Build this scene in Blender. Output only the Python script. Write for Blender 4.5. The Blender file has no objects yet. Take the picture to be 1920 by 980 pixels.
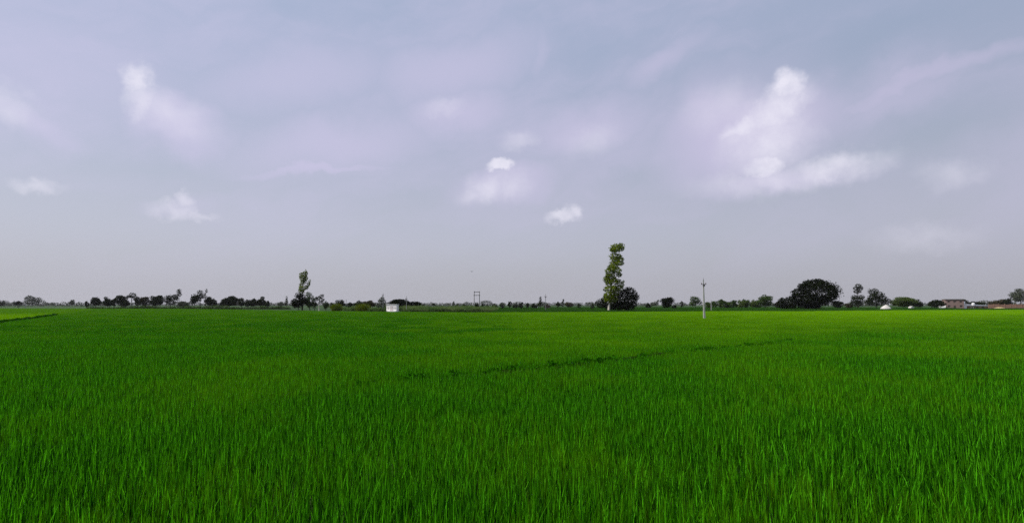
import bpy, math, random
import numpy as np
from mathutils import Vector

R = math.radians
rng = np.random.default_rng(7)
random.seed(7)
scene = bpy.context.scene
COL = scene.collection

# ------------------------------------------------------------------ camera
CAM_Z = 2.7                      # eye height: standing on the raised road bank
FPX = 1067.0                     # focal length in pixels of the 1920 wide picture
CX, CY, HORIZON = 960.0, 490.0, 571.0
PITCH = math.atan((HORIZON - CY) / FPX)
cam_d = bpy.data.cameras.new('camera')
cam_d.sensor_width = 36.0
cam_d.lens = 36.0 * FPX / 1920.0
cam_d.clip_start = 0.1
cam_d.clip_end = 30000.0
cam = bpy.data.objects.new('camera', cam_d)
COL.objects.link(cam)
cam.location = (0, 0, CAM_Z)
cam.rotation_euler = (math.pi / 2 + PITCH, 0, 0)
scene.camera = cam

SUN_AZ, SUN_EL = R(-94), R(46)   # azimuth from +Y towards +X

scene.view_settings.view_transform = 'Standard'
scene.view_settings.look = 'None'
scene.view_settings.gamma = 1.0
scene.view_settings.use_curve_mapping = False
scene.view_settings.exposure = 0.0


def ray(px, py):
    f = Vector((0, math.cos(PITCH), math.sin(PITCH)))
    u = Vector((0, -math.sin(PITCH), math.cos(PITCH)))
    return f + Vector((1, 0, 0)) * ((px - CX) / FPX) + u * ((CY - py) / FPX)


def at(px, py, depth):
    """point seen at a pixel, at a distance `depth` ahead along +Y"""
    d = ray(px, py)
    p = d * (depth / d.y)
    return Vector((p.x, p.y, p.z + CAM_Z))


def sky_az_el(px, py):
    d = ray(px, py).normalized()
    return math.atan2(d.x, d.y), math.asin(d.z)


# ------------------------------------------------------------------ node helper
class NT:
    def __init__(self, tree):
        self.t = tree
        tree.nodes.clear()

    def n(self, kind, **kw):
        nd = self.t.nodes.new(kind)
        for k, v in kw.items():
            setattr(nd, k, v)
        return nd

    def l(self, a, b):
        self.t.links.new(a, b)

    def inp(self, nd, i, v):
        if isinstance(v, bpy.types.NodeSocket):
            self.l(v, nd.inputs[i])
        else:
            nd.inputs[i].default_value = v

    def math(self, op, a, b=0.0, clamp=False):
        nd = self.n('ShaderNodeMath', operation=op, use_clamp=clamp)
        self.inp(nd, 0, a)
        self.inp(nd, 1, b)
        return nd.outputs[0]

    def mix(self, fac, a, b, blend='MIX'):
        nd = self.n('ShaderNodeMix', data_type='RGBA', blend_type=blend)
        self.inp(nd, 0, fac)
        self.inp(nd, 6, a)
        self.inp(nd, 7, b)
        return nd.outputs[2]

    def rng(self, v, a, b, c=0.0, d=1.0, smooth=True):
        nd = self.n('ShaderNodeMapRange', interpolation_type='SMOOTHSTEP' if smooth else 'LINEAR')
        for i, x in enumerate((v, a, b, c, d)):
            self.inp(nd, i, x)
        return nd.outputs[0]

    def noise(self, vec, scale, detail=3.0, rough=0.55):
        nd = self.n('ShaderNodeTexNoise')
        if vec is not None:
            self.l(vec, nd.inputs['Vector'])
        nd.inputs['Scale'].default_value = scale
        nd.inputs['Detail'].default_value = detail
        nd.inputs['Roughness'].default_value = rough
        return nd


def rgba(c):
    return (c[0], c[1], c[2], 1.0)


# ------------------------------------------------------------------ world / sky
SKY_S = 0.1
world = bpy.data.worlds.new('World')
scene.world = world
world.use_nodes = True
w = NT(world.node_tree)
tc = w.n('ShaderNodeTexCoord')
direction = tc.outputs['Generated']
sky = w.n('ShaderNodeTexSky', sky_type='NISHITA')
sky.sun_disc = False
sky.sun_elevation = SUN_EL
sky.sun_rotation = SUN_AZ
sky.altitude = 200
sky.air_density = 1.0
sky.dust_density = 2.2
sky.ozone_density = 1.6
sep = w.n('ShaderNodeSeparateXYZ')
w.l(direction, sep.inputs[0])
az = w.math('ARCTAN2', sep.outputs[0], sep.outputs[1])
el = w.math('ARCSINE', sep.outputs[2])
ae = w.n('ShaderNodeCombineXYZ')
w.l(az, ae.inputs[0])
w.l(el, ae.inputs[1])


def warped(scale, amp, detail):
    nz = w.noise(direction, scale, detail, 0.6)
    v = w.n('ShaderNodeVectorMath', operation='SUBTRACT')
    w.l(nz.outputs['Color'], v.inputs[0])
    v.inputs[1].default_value = (0.5, 0.5, 0.5)
    s = w.n('ShaderNodeVectorMath', operation='SCALE')
    w.l(v.outputs[0], s.inputs[0])
    s.inputs['Scale'].default_value = amp
    a = w.n('ShaderNodeVectorMath', operation='ADD')
    w.l(ae.outputs[0], a.inputs[0])
    w.l(s.outputs[0], a.inputs[1])
    fl = w.n('ShaderNodeVectorMath', operation='MULTIPLY')
    w.l(a.outputs[0], fl.inputs[0])
    fl.inputs[1].default_value = (1, 1, 0)
    return fl.outputs[0]


crisp = warped(26.0, 0.052, 10.0)
soft = warped(6.0, 0.12, 5.0)


def blob(vec, px, py, rx, ry, ang, lo):
    a, e = sky_az_el(px, py)
    m = w.n('ShaderNodeMapping', vector_type='TEXTURE')
    w.l(vec, m.inputs[0])
    m.inputs['Location'].default_value = (a, e, 0)
    m.inputs['Rotation'].default_value = (0, 0, R(ang))
    m.inputs['Scale'].default_value = (rx / FPX, ry / FPX, 1)
    ln = w.n('ShaderNodeVectorMath', operation='LENGTH')
    w.l(m.outputs[0], ln.inputs[0])
    return w.rng(ln.outputs['Value'], 1.0, lo, 0.0, 1.0)


def gather(items, vec):
    acc = None
    for (px, py, rx, ry, ang, lo, amp) in items:
        b = w.math('MULTIPLY', blob(vec, px, py, rx, ry, ang, lo), amp)
        acc = b if acc is None else w.math('MAXIMUM', acc, b)
    return acc


# thin veils of high cloud: tilted bands
vm = w.n('ShaderNodeMapping', vector_type='TEXTURE')
w.l(soft, vm.inputs[0])
vm.inputs['Rotation'].default_value = (0, 0, R(14))
vm.inputs['Scale'].default_value = (2.3, 0.8, 1)
veil_n = w.noise(vm.outputs[0], 4.0, 5.0, 0.6).outputs['Fac']
veil = w.rng(veil_n, 0.34, 0.68, 0.15, 0.75)
veil_b = gather([
    (560, 150, 420, 120, 12, 0.0, 0.75),
    (850, 130, 330, 110, 14, 0.0, 0.85),
    (640, 265, 380, 110, 14, 0.0, 0.9),
    (860, 205, 230, 90, 10, 0.0, 1.0),
    (1090, 245, 240, 100, 10, 0.0, 1.0),
    (1240, 120, 190, 55, 20, 0.0, 0.8),
    (1010, 100, 40, 90, 5, 0.0, 0.6),
    (110, 110, 380, 180, -6, 0.0, 0.65),
    (330, 225, 150, 90, -18, 0.1, 1.0),
    (1390, 245, 310, 170, 15, 0.0, 1.25),
    (1690, 160, 330, 30, 11, 0.0, 0.9),
    (600, 318, 270, 20, 9, 0.0, 1.0),
    (1470, 335, 330, 50, 3, 0.0, 1.1),
    (950, 345, 190, 75, 10, 0.1, 0.95),
    (60, 240, 150, 60, -5, 0.0, 0.9),
    (340, 395, 120, 45, 0, 0.0, 0.7),
    (1740, 430, 170, 60, 0, 0.0, 0.6),
], soft)
blue_b = gather([
    (1760, 250, 250, 70, 8, 0.0, 0.85),
    (220, 300, 230, 36, -6, 0.0, 0.6),
    (1700, 55, 420, 70, 8, 0.0, 0.75),
    (560, 20, 260, 50, 8, 0.0, 0.5),
    (1190, 335, 100, 36, 8, 0.0, 0.5),
], soft)
veil_all = w.math('MAXIMUM', veil, veil_b)
veil_all = w.math('MULTIPLY', veil_all, w.math('SUBTRACT', 1.0, blue_b))
puffs = gather([
    (1482, 162, 36, 36, 0, 0.2, 0.95),
    (1455, 205, 86, 46, 32, 0.1, 0.85),
    (1398, 235, 62, 30, 25, 0.15, 0.7),
    (1435, 260, 110, 100, 25, 0.0, 0.62),
    (1435, 308, 48, 30, 0, 0.35, 0.78),
    (1350, 200, 90, 60, 10, 0.0, 0.28),
    (1560, 316, 120, 34, 2, 0.0, 0.6),
    (1450, 335, 190, 36, 2, 0.0, 0.42),
    (258, 152, 26, 42, 0, 0.15, 0.85),
    (264, 190, 32, 44, -6, 0.0, 0.55),
    (325, 215, 85, 44, -22, 0.0, 0.36),
    (936, 308, 34, 15, 5, 0.35, 0.8),
    (905, 355, 70, 38, 22, 0.0, 0.5),
    (960, 345, 60, 40, 0, 0.0, 0.35),
    (1055, 406, 46, 19, 4, 0.3, 0.55),
    (1082, 396, 26, 20, 0, 0.1, 0.6),
    (342, 372, 20, 22, 0, 0.1, 0.4),
    (325, 395, 48, 20, 0, 0.0, 0.42),
    (375, 404, 42, 13, -5, 0.0, 0.4),
    (66, 345, 40, 16, -4, 0.0, 0.42),
    (1785, 325, 60, 34, 0, 0.0, 0.32),
    (1730, 445, 100, 30, 0, 0.0, 0.2),
    (15, 200, 60, 34, -20, 0.0, 0.35),
    (830, 200, 60, 20, 8, 0.0, 0.25),
    (975, 262, 55, 22, 8, 0.0, 0.28),
    (1110, 265, 80, 40, 12, 0.0, 0.25),
], crisp)
# the same kind of small cumulus goes on all round the rest of the sky
pm = w.n('ShaderNodeMapping', vector_type='TEXTURE')
w.l(crisp, pm.inputs[0])
pm.inputs['Scale'].default_value = (1.5, 0.8, 1)
pn = w.noise(pm.outputs[0], 5.0, 4.0, 0.5).outputs['Fac']
behind = w.rng(w.math('ABSOLUTE', az), 0.8, 1.0)
puffs = w.math('MAXIMUM', puffs, w.math('MULTIPLY', w.rng(pn, 0.6, 0.72, 0.0, 0.7), behind))
grain = w.rng(w.noise(direction, 20.0, 8.0, 0.62).outputs['Fac'], 0.32, 0.68, 0.62, 1.12)
puffs = w.math('MULTIPLY', puffs, grain, clamp=True)

C_HORIZON = (4.4, 4.4, 4.85)
C_HAZE = (4.95, 5.1, 5.9)
C_VEIL = (5.9, 5.6, 7.6)
C_PUFF = (8.6, 8.4, 9.5)
C_BLUE = (3.6, 4.5, 6.3)
haze_c = w.mix(w.rng(el, 0.0, 0.13), rgba(C_HORIZON), rgba(C_HAZE))
haze_f = w.rng(el, 0.0, 0.55, 0.95, 0.45)
col = w.mix(haze_f, sky.outputs[0], haze_c)
col = w.mix(w.math('MULTIPLY', w.rng(el, 0.05, 0.5), 0.75), col, rgba(C_BLUE))
low = w.rng(el, 0.0, 0.24, 0.15, 1.0)
col = w.mix(w.math('MULTIPLY', veil_all, w.math('MULTIPLY', low, 0.8), clamp=True), col, rgba(C_VEIL))
# the sky is a little paler towards the sun
sv = w.n('ShaderNodeVectorMath', operation='DOT_PRODUCT')
w.l(direction, sv.inputs[0])
sv.inputs[1].default_value = (math.sin(SUN_AZ), math.cos(SUN_AZ), 0)
glow = w.rng(sv.outputs['Value'], -1.0, 1.0, 0.90, 1.10, smooth=False)
gl = w.n('ShaderNodeCombineColor')
w.l(glow, gl.inputs[0])
w.l(glow, gl.inputs[1])
w.l(glow, gl.inputs[2])
col = w.mix(1.0, col, gl.outputs[0], 'MULTIPLY')
col = w.mix(puffs, col, rgba(C_PUFF))
bg = w.n('ShaderNodeBackground')
w.l(col, bg.inputs[0])
bg.inputs[1].default_value = SKY_S
wo = w.n('ShaderNodeOutputWorld')
w.l(bg.outputs[0], wo.inputs[0])

# ------------------------------------------------------------------ sun
sun_d = bpy.data.lights.new('sun', 'SUN')
sun_d.energy = 4.2
sun_d.angle = R(0.6)
sun_d.color = (1.0, 0.95, 0.86)
sun = bpy.data.objects.new('sun', sun_d)
COL.objects.link(sun)
sdir = Vector((math.sin(SUN_AZ) * math.cos(SUN_EL), math.cos(SUN_AZ) * math.cos(SUN_EL), math.sin(SUN_EL)))
sun.rotation_euler = sdir.to_track_quat('Z', 'Y').to_euler()
sun.location = sdir * 60

# ------------------------------------------------------------------ object helpers


def tag(o, label, cat, group=None, kind=None):
    o['label'] = label
    if cat:
        o['category'] = cat
    if group:
        o['group'] = group
    if kind:
        o['kind'] = kind
    return o


def empty(name, loc, rz=0.0):
    o = bpy.data.objects.new(name, None)
    o.empty_display_size = 0.3
    o.location = loc
    o.rotation_euler = (0, 0, rz)
    COL.objects.link(o)
    return o


def mesh_np(name, V, F, mat):
    """V: n x 3, F: list of faces or an m x k array"""
    me = bpy.data.meshes.new(name)
    if isinstance(F, np.ndarray):
        k = F.shape[1]
        me.vertices.add(len(V))
        me.vertices.foreach_set('co', np.asarray(V, dtype=np.float32).ravel())
        me.loops.add(F.size)
        me.loops.foreach_set('vertex_index', F.astype(np.int32).ravel())
        me.polygons.add(len(F))
        me.polygons.foreach_set('loop_start', np.arange(0, F.size, k, dtype=np.int32))
        me.update(calc_edges=True)
    else:
        me.from_pydata([tuple(v) for v in V], [], F)
        me.update()
    if mat:
        me.materials.append(mat)
    return me


def obj(name, me, parent=None, loc=(0, 0, 0), rz=0.0):
    o = bpy.data.objects.new(name, me)
    o.location = loc
    o.rotation_euler = (0, 0, rz)
    if parent:
        o.parent = parent
    COL.objects.link(o)
    return o


class MB:
    """collects boxes, tubes and other closed shapes into one mesh"""

    def __init__(self):
        self.V, self.F = [], []

    def box(self, x0, x1, y0, y1, z0, z1, taper=0.0):
        b = len(self.V)
        t = taper
        self.V += [(x0, y0, z0), (x1, y0, z0), (x1, y1, z0), (x0, y1, z0),
                   (x0 + t, y0 + t, z1), (x1 - t, y0 + t, z1), (x1 - t, y1 - t, z1), (x0 + t, y1 - t, z1)]
        self.F += [tuple(b + i for i in f) for f in
                   ((0, 3, 2, 1), (4, 5, 6, 7), (0, 1, 5, 4), (1, 2, 6, 5), (2, 3, 7, 6), (3, 0, 4, 7))]
        return self

    def tube(self, pts, rad, seg=7):
        b = len(self.V)
        pts = [Vector(p) for p in pts]
        for i, p in enumerate(pts):
            t = (pts[min(i + 1, len(pts) - 1)] - pts[max(i - 1, 0)]).normalized()
            a = t.orthogonal().normalized() if abs(t.z) < 0.9 else (Vector((1, 0, 0)) - t * t.x).normalized()
            c = t.cross(a)
            for k in range(seg):
                th = 2 * math.pi * k / seg
                self.V.append(tuple(p + (a * math.cos(th) + c * math.sin(th)) * rad[i]))
        n = len(pts)
        for i in range(n - 1):
            for k in range(seg):
                k2 = (k + 1) % seg
                self.F.append((b + i * seg + k, b + i * seg + k2, b + (i + 1) * seg + k2, b + (i + 1) * seg + k))
        self.F.append(tuple(b + k for k in reversed(range(seg))))
        self.F.append(tuple(b + (n - 1) * seg + k for k in range(seg)))
        return self

    def prism(self, prof, y0, y1):
        """closed profile of (x, z) points pushed from y0 to y1"""
        b, n = len(self.V), len(prof)
        self.V += [(x, y0, z) for x, z in prof] + [(x, y1, z) for x, z in prof]
        self.F.append(tuple(b + k for k in range(n)))
        self.F.append(tuple(b + n + k for k in reversed(range(n))))
        for k in range(n):
            k2 = (k + 1) % n
            self.F.append((b + k, b + n + k, b + n + k2, b + k2))
        return self

    def build(self, name, mat, parent=None, loc=(0, 0, 0), rz=0.0, smooth=False):
        me = mesh_np(name, self.V, self.F, mat)
        if smooth:
            me.polygons.foreach_set('use_smooth', [True] * len(me.polygons))
        return obj(name, me, parent, loc, rz)


# ------------------------------------------------------------------ materials


def new_mat(name):
    m = bpy.data.materials.new(name)
    m.use_nodes = True
    return m, NT(m.node_tree)


def leaf_mat(name, c0, c1, trans=0.25, rough=0.55, spec=0.25):
    spec *= 0.15
    m, t = new_mat(name)
    geo = t.n('ShaderNodeNewGeometry')
    c = t.mix(geo.outputs['Random Per Island'], rgba(c0), rgba(c1))
    big = t.noise(geo.outputs['Position'], 0.45, 3.0)
    c = t.mix(t.rng(big.outputs['Fac'], 0.35, 0.65, 0.0, 0.5), c, rgba([x * 1.5 for x in c1]))
    p = t.n('ShaderNodeBsdfPrincipled')
    t.l(c, p.inputs['Base Color'])
    p.inputs['Roughness'].default_value = rough
    p.inputs['Specular IOR Level'].default_value = spec
    tr = t.n('ShaderNodeBsdfTranslucent')
    t.l(c, tr.inputs[0])
    mx = t.n('ShaderNodeMixShader')
    mx.inputs[0].default_value = trans
    t.l(p.outputs[0], mx.inputs[1])
    t.l(tr.outputs[0], mx.inputs[2])
    o = t.n('ShaderNodeOutputMaterial')
    t.l(mx.outputs[0], o.inputs[0])
    return m


def rough_mat(name, c0, c1, scale=2.0, rough=0.85, bump=0.3, detail=6.0, stretch=None):
    m, t = new_mat(name)
    tc_ = t.n('ShaderNodeTexCoord')
    vec = tc_.outputs['Object']
    if stretch:
        mp = t.n('ShaderNodeMapping')
        t.l(vec, mp.inputs[0])
        mp.inputs['Scale'].default_value = stretch
        vec = mp.outputs[0]
    nz = t.noise(vec, scale, detail, 0.65)
    c = t.mix(t.rng(nz.outputs['Fac'], 0.3, 0.7), rgba(c0), rgba(c1))
    p = t.n('ShaderNodeBsdfPrincipled')
    t.l(c, p.inputs['Base Color'])
    p.inputs['Roughness'].default_value = rough
    p.inputs['Specular IOR Level'].default_value = 0.05
    b = t.n('ShaderNodeBump')
    b.inputs['Strength'].default_value = bump
    b.inputs['Distance'].default_value = 0.05
    t.l(nz.outputs['Fac'], b.inputs['Height'])
    t.l(b.outputs[0], p.inputs['Normal'])
    o = t.n('ShaderNodeOutputMaterial')
    t.l(p.outputs[0], o.inputs[0])
    return m


def crop_mat(name, dark, mid, yellow, trans=0.35):
    """leaf blades; 'tint' follows plot, distance and side of the field"""
    m, t = new_mat(name)
    geo = t.n('ShaderNodeNewGeometry')
    at_ = t.n('ShaderNodeAttribute', attribute_type='INSTANCER', attribute_name='tint')
    ob = t.n('ShaderNodeObjectInfo')
    c = t.mix(t.rng(geo.outputs['Random Per Island'], 0.1, 0.9), rgba(dark), rgba(mid))
    blade_glint = t.rng(geo.outputs['Random Per Island'], 0.85, 0.93, 0.0, 0.8)  # some whole blades get the highlights of leaf tips as brighter colour
    c = t.mix(blade_glint, c, rgba([min(0.6, x * 2.3 + 0.008) for x in mid]))
    big = t.noise(geo.outputs['Position'], 0.16, 4.0, 0.6)
    f = t.math('ADD', at_.outputs['Fac'], t.rng(big.outputs['Fac'], 0.3, 0.7, -0.12, 0.12))
    f = t.math('ADD', f, t.math('MULTIPLY', t.math('SUBTRACT', ob.outputs['Random'], 0.5), 0.20), clamp=True)
    c = t.mix(f, c, rgba(yellow))
    # a few drying leaves
    dry = t.rng(geo.outputs['Random Per Island'], 0.985, 0.995, 0.0, 0.7)
    c = t.mix(dry, c, rgba((0.30, 0.26, 0.07)))
    p = t.n('ShaderNodeBsdfPrincipled')
    t.l(c, p.inputs['Base Color'])
    p.inputs['Roughness'].default_value = 0.6
    p.inputs['Specular IOR Level'].default_value = 0.06
    tr = t.n('ShaderNodeBsdfTranslucent')
    t.l(t.mix(1.0, c, rgba((1.25, 1.2, 0.7)), 'MULTIPLY'), tr.inputs[0])
    mx = t.n('ShaderNodeMixShader')
    mx.inputs[0].default_value = trans
    t.l(p.outputs[0], mx.inputs[1])
    t.l(tr.outputs[0], mx.inputs[2])
    o = t.n('ShaderNodeOutputMaterial')
    t.l(mx.outputs[0], o.inputs[0])
    return m


M = {}
M['rice'] = crop_mat('rice_leaf', (0.002, 0.032, 0.0002), (0.048, 0.250, 0.0008), (0.225, 0.460, 0.0006))
M['crop'] = crop_mat('fodder_leaf', (0.012, 0.060, 0.004), (0.025, 0.095, 0.006), (0.05, 0.13, 0.008), 0.2)
M['cane'] = crop_mat('cane_leaf', (0.05, 0.11, 0.025), (0.10, 0.17, 0.05), (0.16, 0.21, 0.08), 0.25)
M['reed'] = leaf_mat('reed_leaf', (0.05, 0.09, 0.004), (0.13, 0.16, 0.006), 0.3)
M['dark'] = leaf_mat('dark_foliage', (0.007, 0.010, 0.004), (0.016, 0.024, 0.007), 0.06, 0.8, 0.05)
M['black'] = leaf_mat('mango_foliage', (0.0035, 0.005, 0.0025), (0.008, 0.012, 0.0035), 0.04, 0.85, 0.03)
M['mid'] = leaf_mat('green_foliage', (0.022, 0.042, 0.010), (0.052, 0.088, 0.020), 0.15, 0.65, 0.12)
M['grey'] = leaf_mat('grey_hazed_foliage', (0.045, 0.056, 0.038), (0.075, 0.085, 0.058), 0.15, 0.7, 0.1)  # for far trees the grey also puts haze into the leaf colour
M['brownish'] = leaf_mat('russet_foliage', (0.030, 0.026, 0.014), (0.050, 0.044, 0.022), 0.12, 0.7, 0.1)
M['yellow'] = leaf_mat('eucalyptus_foliage', (0.024, 0.044, 0.002), (0.150, 0.200, 0.006), 0.3, 0.6, 0.1)
M['bright'] = leaf_mat('light_foliage', (0.036, 0.062, 0.012), (0.075, 0.110, 0.022), 0.2, 0.6, 0.15)
M['bark'] = rough_mat('dark_bark', (0.03, 0.022, 0.015), (0.075, 0.06, 0.045), 6.0, stretch=(1, 1, 0.2))
M['pale_bark'] = rough_mat('pale_bark', (0.42, 0.38, 0.32), (0.66, 0.62, 0.55), 3.0, stretch=(1, 1, 0.25))
M['white_wall'] = rough_mat('whitewash', (0.80, 0.77, 0.75), (0.88, 0.86, 0.85), 1.3, bump=0.15)
M['shutter'] = rough_mat('weathered_shutter', (0.60, 0.54, 0.53), (0.72, 0.66, 0.65), 2.0, stretch=(4, 4, 0.4))
M['dark_in'] = rough_mat('dark_opening', (0.05, 0.04, 0.035), (0.09, 0.07, 0.06), 2.0)
M['concrete'] = rough_mat('pole_concrete', (0.33, 0.33, 0.30), (0.50, 0.49, 0.44), 5.0)
M['grey_concrete'] = rough_mat('grey_concrete', (0.20, 0.20, 0.20), (0.32, 0.31, 0.30), 2.0)
M['iron'] = rough_mat('galvanised_iron', (0.07, 0.07, 0.07), (0.16, 0.15, 0.14), 9.0, 0.5)
M['ceramic'] = rough_mat('insulator_ceramic', (0.10, 0.05, 0.03), (0.16, 0.08, 0.05), 9.0, 0.25)
M['brick'] = rough_mat('brick_wall', (0.24, 0.13, 0.09), (0.36, 0.22, 0.16), 3.0)
M['old_brick'] = rough_mat('grey_brown_wall', (0.19, 0.13, 0.115), (0.28, 0.20, 0.18), 3.0)
M['weed'] = leaf_mat('bund_weeds', (0.008, 0.058, 0.001), (0.022, 0.115, 0.002), 0.15, 0.8, 0.0)  # dark leaf colour draws the shaded gap along the bund
M['mud'] = rough_mat('mud_bund', (0.010, 0.018, 0.003), (0.014, 0.036, 0.004), 4.0, bump=0.8)  # near-black soil colour stands in for shade between the rice plots
for nd in M['mud'].node_tree.nodes:
    if nd.type == 'BSDF_PRINCIPLED':
        nd.inputs['Specular IOR Level'].default_value = 0.0
M['straw'] = rough_mat('straw', (0.42, 0.33, 0.16), (0.58, 0.47, 0.25), 5.0, bump=0.9)
M['tarp'] = rough_mat('white_tarpaulin', (0.46, 0.44, 0.40), (0.60, 0.58, 0.54), 1.5, 0.5, 0.5)
M['plastic'] = rough_mat('white_plastic', (0.74, 0.74, 0.76), (0.82, 0.82, 0.84), 2.0, 0.4, 0.05)
M['feather'] = rough_mat('dark_feathers', (0.03, 0.03, 0.035), (0.06, 0.06, 0.065), 20.0)

# ground: mud close by, a patchwork of other fields far out
mg, t = new_mat('ground_soil')
tcg = t.n('ShaderNodeTexCoord')
gv = tcg.outputs['Object']
vor = t.n('ShaderNodeTexVoronoi')
t.l(gv, vor.inputs['Vector'])
vor.inputs['Scale'].default_value = 0.011
sp = t.n('ShaderNodeSeparateColor')
t.l(vor.outputs['Color'], sp.inputs[0])
n1 = t.noise(gv, 0.9, 8.0, 0.65)
n2 = t.noise(gv, 0.05, 4.0, 0.6)
c_near = t.mix(t.rng(n1.outputs['Fac'], 0.3, 0.7), rgba((0.018, 0.016, 0.009)), rgba((0.035, 0.040, 0.014)))
c_far = t.mix(sp.outputs[0], rgba((0.012, 0.040, 0.004)), rgba((0.028, 0.070, 0.008)))
c_far = t.mix(t.rng(n2.outputs['Fac'], 0.4, 0.65, 0.0, 0.5), c_far, rgba((0.035, 0.055, 0.015)))
ln = t.n('ShaderNodeVectorMath', operation='LENGTH')
t.l(gv, ln.inputs[0])
cg = t.mix(t.rng(ln.outputs['Value'], 160, 240), c_near, c_far)
pg = t.n('ShaderNodeBsdfPrincipled')
t.l(cg, pg.inputs['Base Color'])
pg.inputs['Roughness'].default_value = 0.9
pg.inputs['Specular IOR Level'].default_value = 0.15
bp = t.n('ShaderNodeBump')
bp.inputs['Strength'].default_value = 0.6
bp.inputs['Distance'].default_value = 0.08
t.l(n1.outputs['Fac'], bp.inputs['Height'])
t.l(bp.outputs[0], pg.inputs['Normal'])
og = t.n('ShaderNodeOutputMaterial')
t.l(pg.outputs[0], og.inputs[0])

# ------------------------------------------------------------------ the setting
# ground: one sheet of rings out to the horizon
radii = [0, 5, 15, 40, 90, 180, 350, 700, 1500, 3500, 8000]
seg = 48
gv_, gf = [(0, 0, 0)], []
for r in radii[1:]:
    for k in range(seg):
        a = 2 * math.pi * k / seg
        gv_.append((r * math.cos(a), r * math.sin(a), 0))
for k in range(seg):
    gf.append((0, 1 + k, 1 + (k + 1) % seg))
for i in range(len(radii) - 2):
    b0, b1 = 1 + i * seg, 1 + (i + 1) * seg
    for k in range(seg):
        k2 = (k + 1) % seg
        gf.append((b0 + k, b1 + k, b1 + k2, b0 + k2))
ground = obj('ground', mesh_np('ground', gv_, gf, mg))
tag(ground, 'flat muddy farmland running out to the horizon', None, kind='structure')

# bunds: low earth banks between plots, coloured dark for the shaded gaps
BUNDS = [
    [(-4.6, 17.2), (-1.8, 19.5), (0.5, 21.0), (4.0, 24.4), (7.4, 27.9), (12.4, 32.0), (18.5, 37.5)],
    [(-58.0, 62.0), (-66.0, 73.0), (-86.0, 104.0), (-103.0, 129.0)],
]
BUND_W = [1.0, 1.6]


def bund(line, wid, high, label):
    V, F = [], []
    prof = [(-wid * 0.55, -0.03), (-wid * 0.34, high * 0.62), (-wid * 0.12, high * 0.97), (wid * 0.12, high), (wid * 0.34, high * 0.6), (wid * 0.55, -0.03)]
    pts = []
    for i in range(len(line) - 1):
        a, b = Vector(line[i]), Vector(line[i + 1])
        n = max(2, int((b - a).length / 0.8))
        for k in range(n):
            pts.append(a.lerp(b, k / n))
    pts.append(Vector(line[-1]))
    for i, p in enumerate(pts):
        d = (pts[min(i + 1, len(pts) - 1)] - pts[max(i - 1, 0)]).normalized()
        nrm = Vector((-d.y, d.x))
        taper = min(1, i / 4, (len(pts) - 1 - i) / 4)
        for (o, z) in prof:
            q = p + nrm * (o + random.uniform(-.04, .04))
            V.append((q.x, q.y, -0.03 + (z + 0.03 + (random.uniform(-.06, .05) if z > 0 else 0)) * taper))
    k = len(prof)
    for i in range(len(pts) - 1):
        for j in range(k - 1):
            F.append((i * k + j, i * k + j + 1, (i + 1) * k + j + 1, (i + 1) * k + j))
    o = obj('field_bund', mesh_np('field_bund', V, F, M['mud']))
    tag(o, label, None, kind='structure')


bund(BUNDS[0], 0.9, 0.36, 'low muddy bund, coloured dark as a shaded gap, crossing the middle of the rice field')
bund(BUNDS[1], 1.1, 0.50, 'low muddy bund, coloured dark as a shaded gap, at the corner of the paler rice plot')

# ------------------------------------------------------------------ rice and other crops (stuff)


def blades(n_hill, per, size, h0, h1, wid, lean, splay, seed, nseg=3, base=0.05):
    """rice hills on a jittered grid in a square of `size`; returns V, F (triangles)"""
    g = np.random.default_rng(seed)
    if n_hill == 1:
        hx, hy = np.zeros(1), np.zeros(1)
    else:
        k = int(round(math.sqrt(n_hill)))
        ii, jj = np.meshgrid(np.arange(k), np.arange(k))
        st = size / k
        hx = (ii.ravel() + 0.5) * st - size / 2 + g.normal(0, st * 0.22, k * k)
        hy = (jj.ravel() + 0.5) * st - size / 2 + g.normal(0, st * 0.22, k * k)
    nh = len(hx)
    N = nh * per
    x0 = np.repeat(hx, per) + g.normal(0, base, N)
    y0 = np.repeat(hy, per) + g.normal(0, base, N)
    hs = np.repeat(g.normal(1, 0.12 if nh > 1 else 0.0, nh), per)
    H = (h0 + (h1 - h0) * g.random(N) ** 0.8) * hs
    th = g.random(N) * 2 * math.pi
    sp_ = np.abs(g.normal(0, splay, N))
    dx = np.cos(th) * sp_ + lean[0] + g.normal(0, 0.04, N)
    dy = np.sin(th) * sp_ + lean[1] + g.normal(0, 0.04, N)
    face = g.random(N) * math.pi
    wx, wy = np.cos(face) * wid / 2, np.sin(face) * wid / 2
    curl = g.uniform(0.8, 2.4, N)
    lv = nseg
    rows = []
    for s in range(lv + 1):
        f = s / lv
        z = H * f * (1 - 0.10 * f * sp_ * 3)
        ox = dx * H * f ** (1 + curl * 0.5)
        oy = dy * H * f ** (1 + curl * 0.5)
        ww = [0.6, 1.0, 0.75, 0.0][s] if lv == 3 else (1.0, 0.8, 0.0)[s]
        if s < lv:
            rows.append(np.stack([x0 + ox - wx * ww, y0 + oy - wy * ww, z], 1))
            rows.append(np.stack([x0 + ox + wx * ww, y0 + oy + wy * ww, z], 1))
        else:
            rows.append(np.stack([x0 + ox, y0 + oy, z], 1))
    nv = len(rows)
    V = np.stack(rows, 1).reshape(-1, 3)
    b = (np.arange(N) * nv)[:, None]
    tri = []
    for s in range(lv - 1):
        a = 2 * s
        tri += [[a, a + 1, a + 3], [a, a + 3, a + 2]]
    a = 2 * (lv - 1)
    tri.append([a, a + 1, a + 2])
    F = np.concatenate([b + np.array(q)[None, :] for q in tri])
    return V, F


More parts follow.
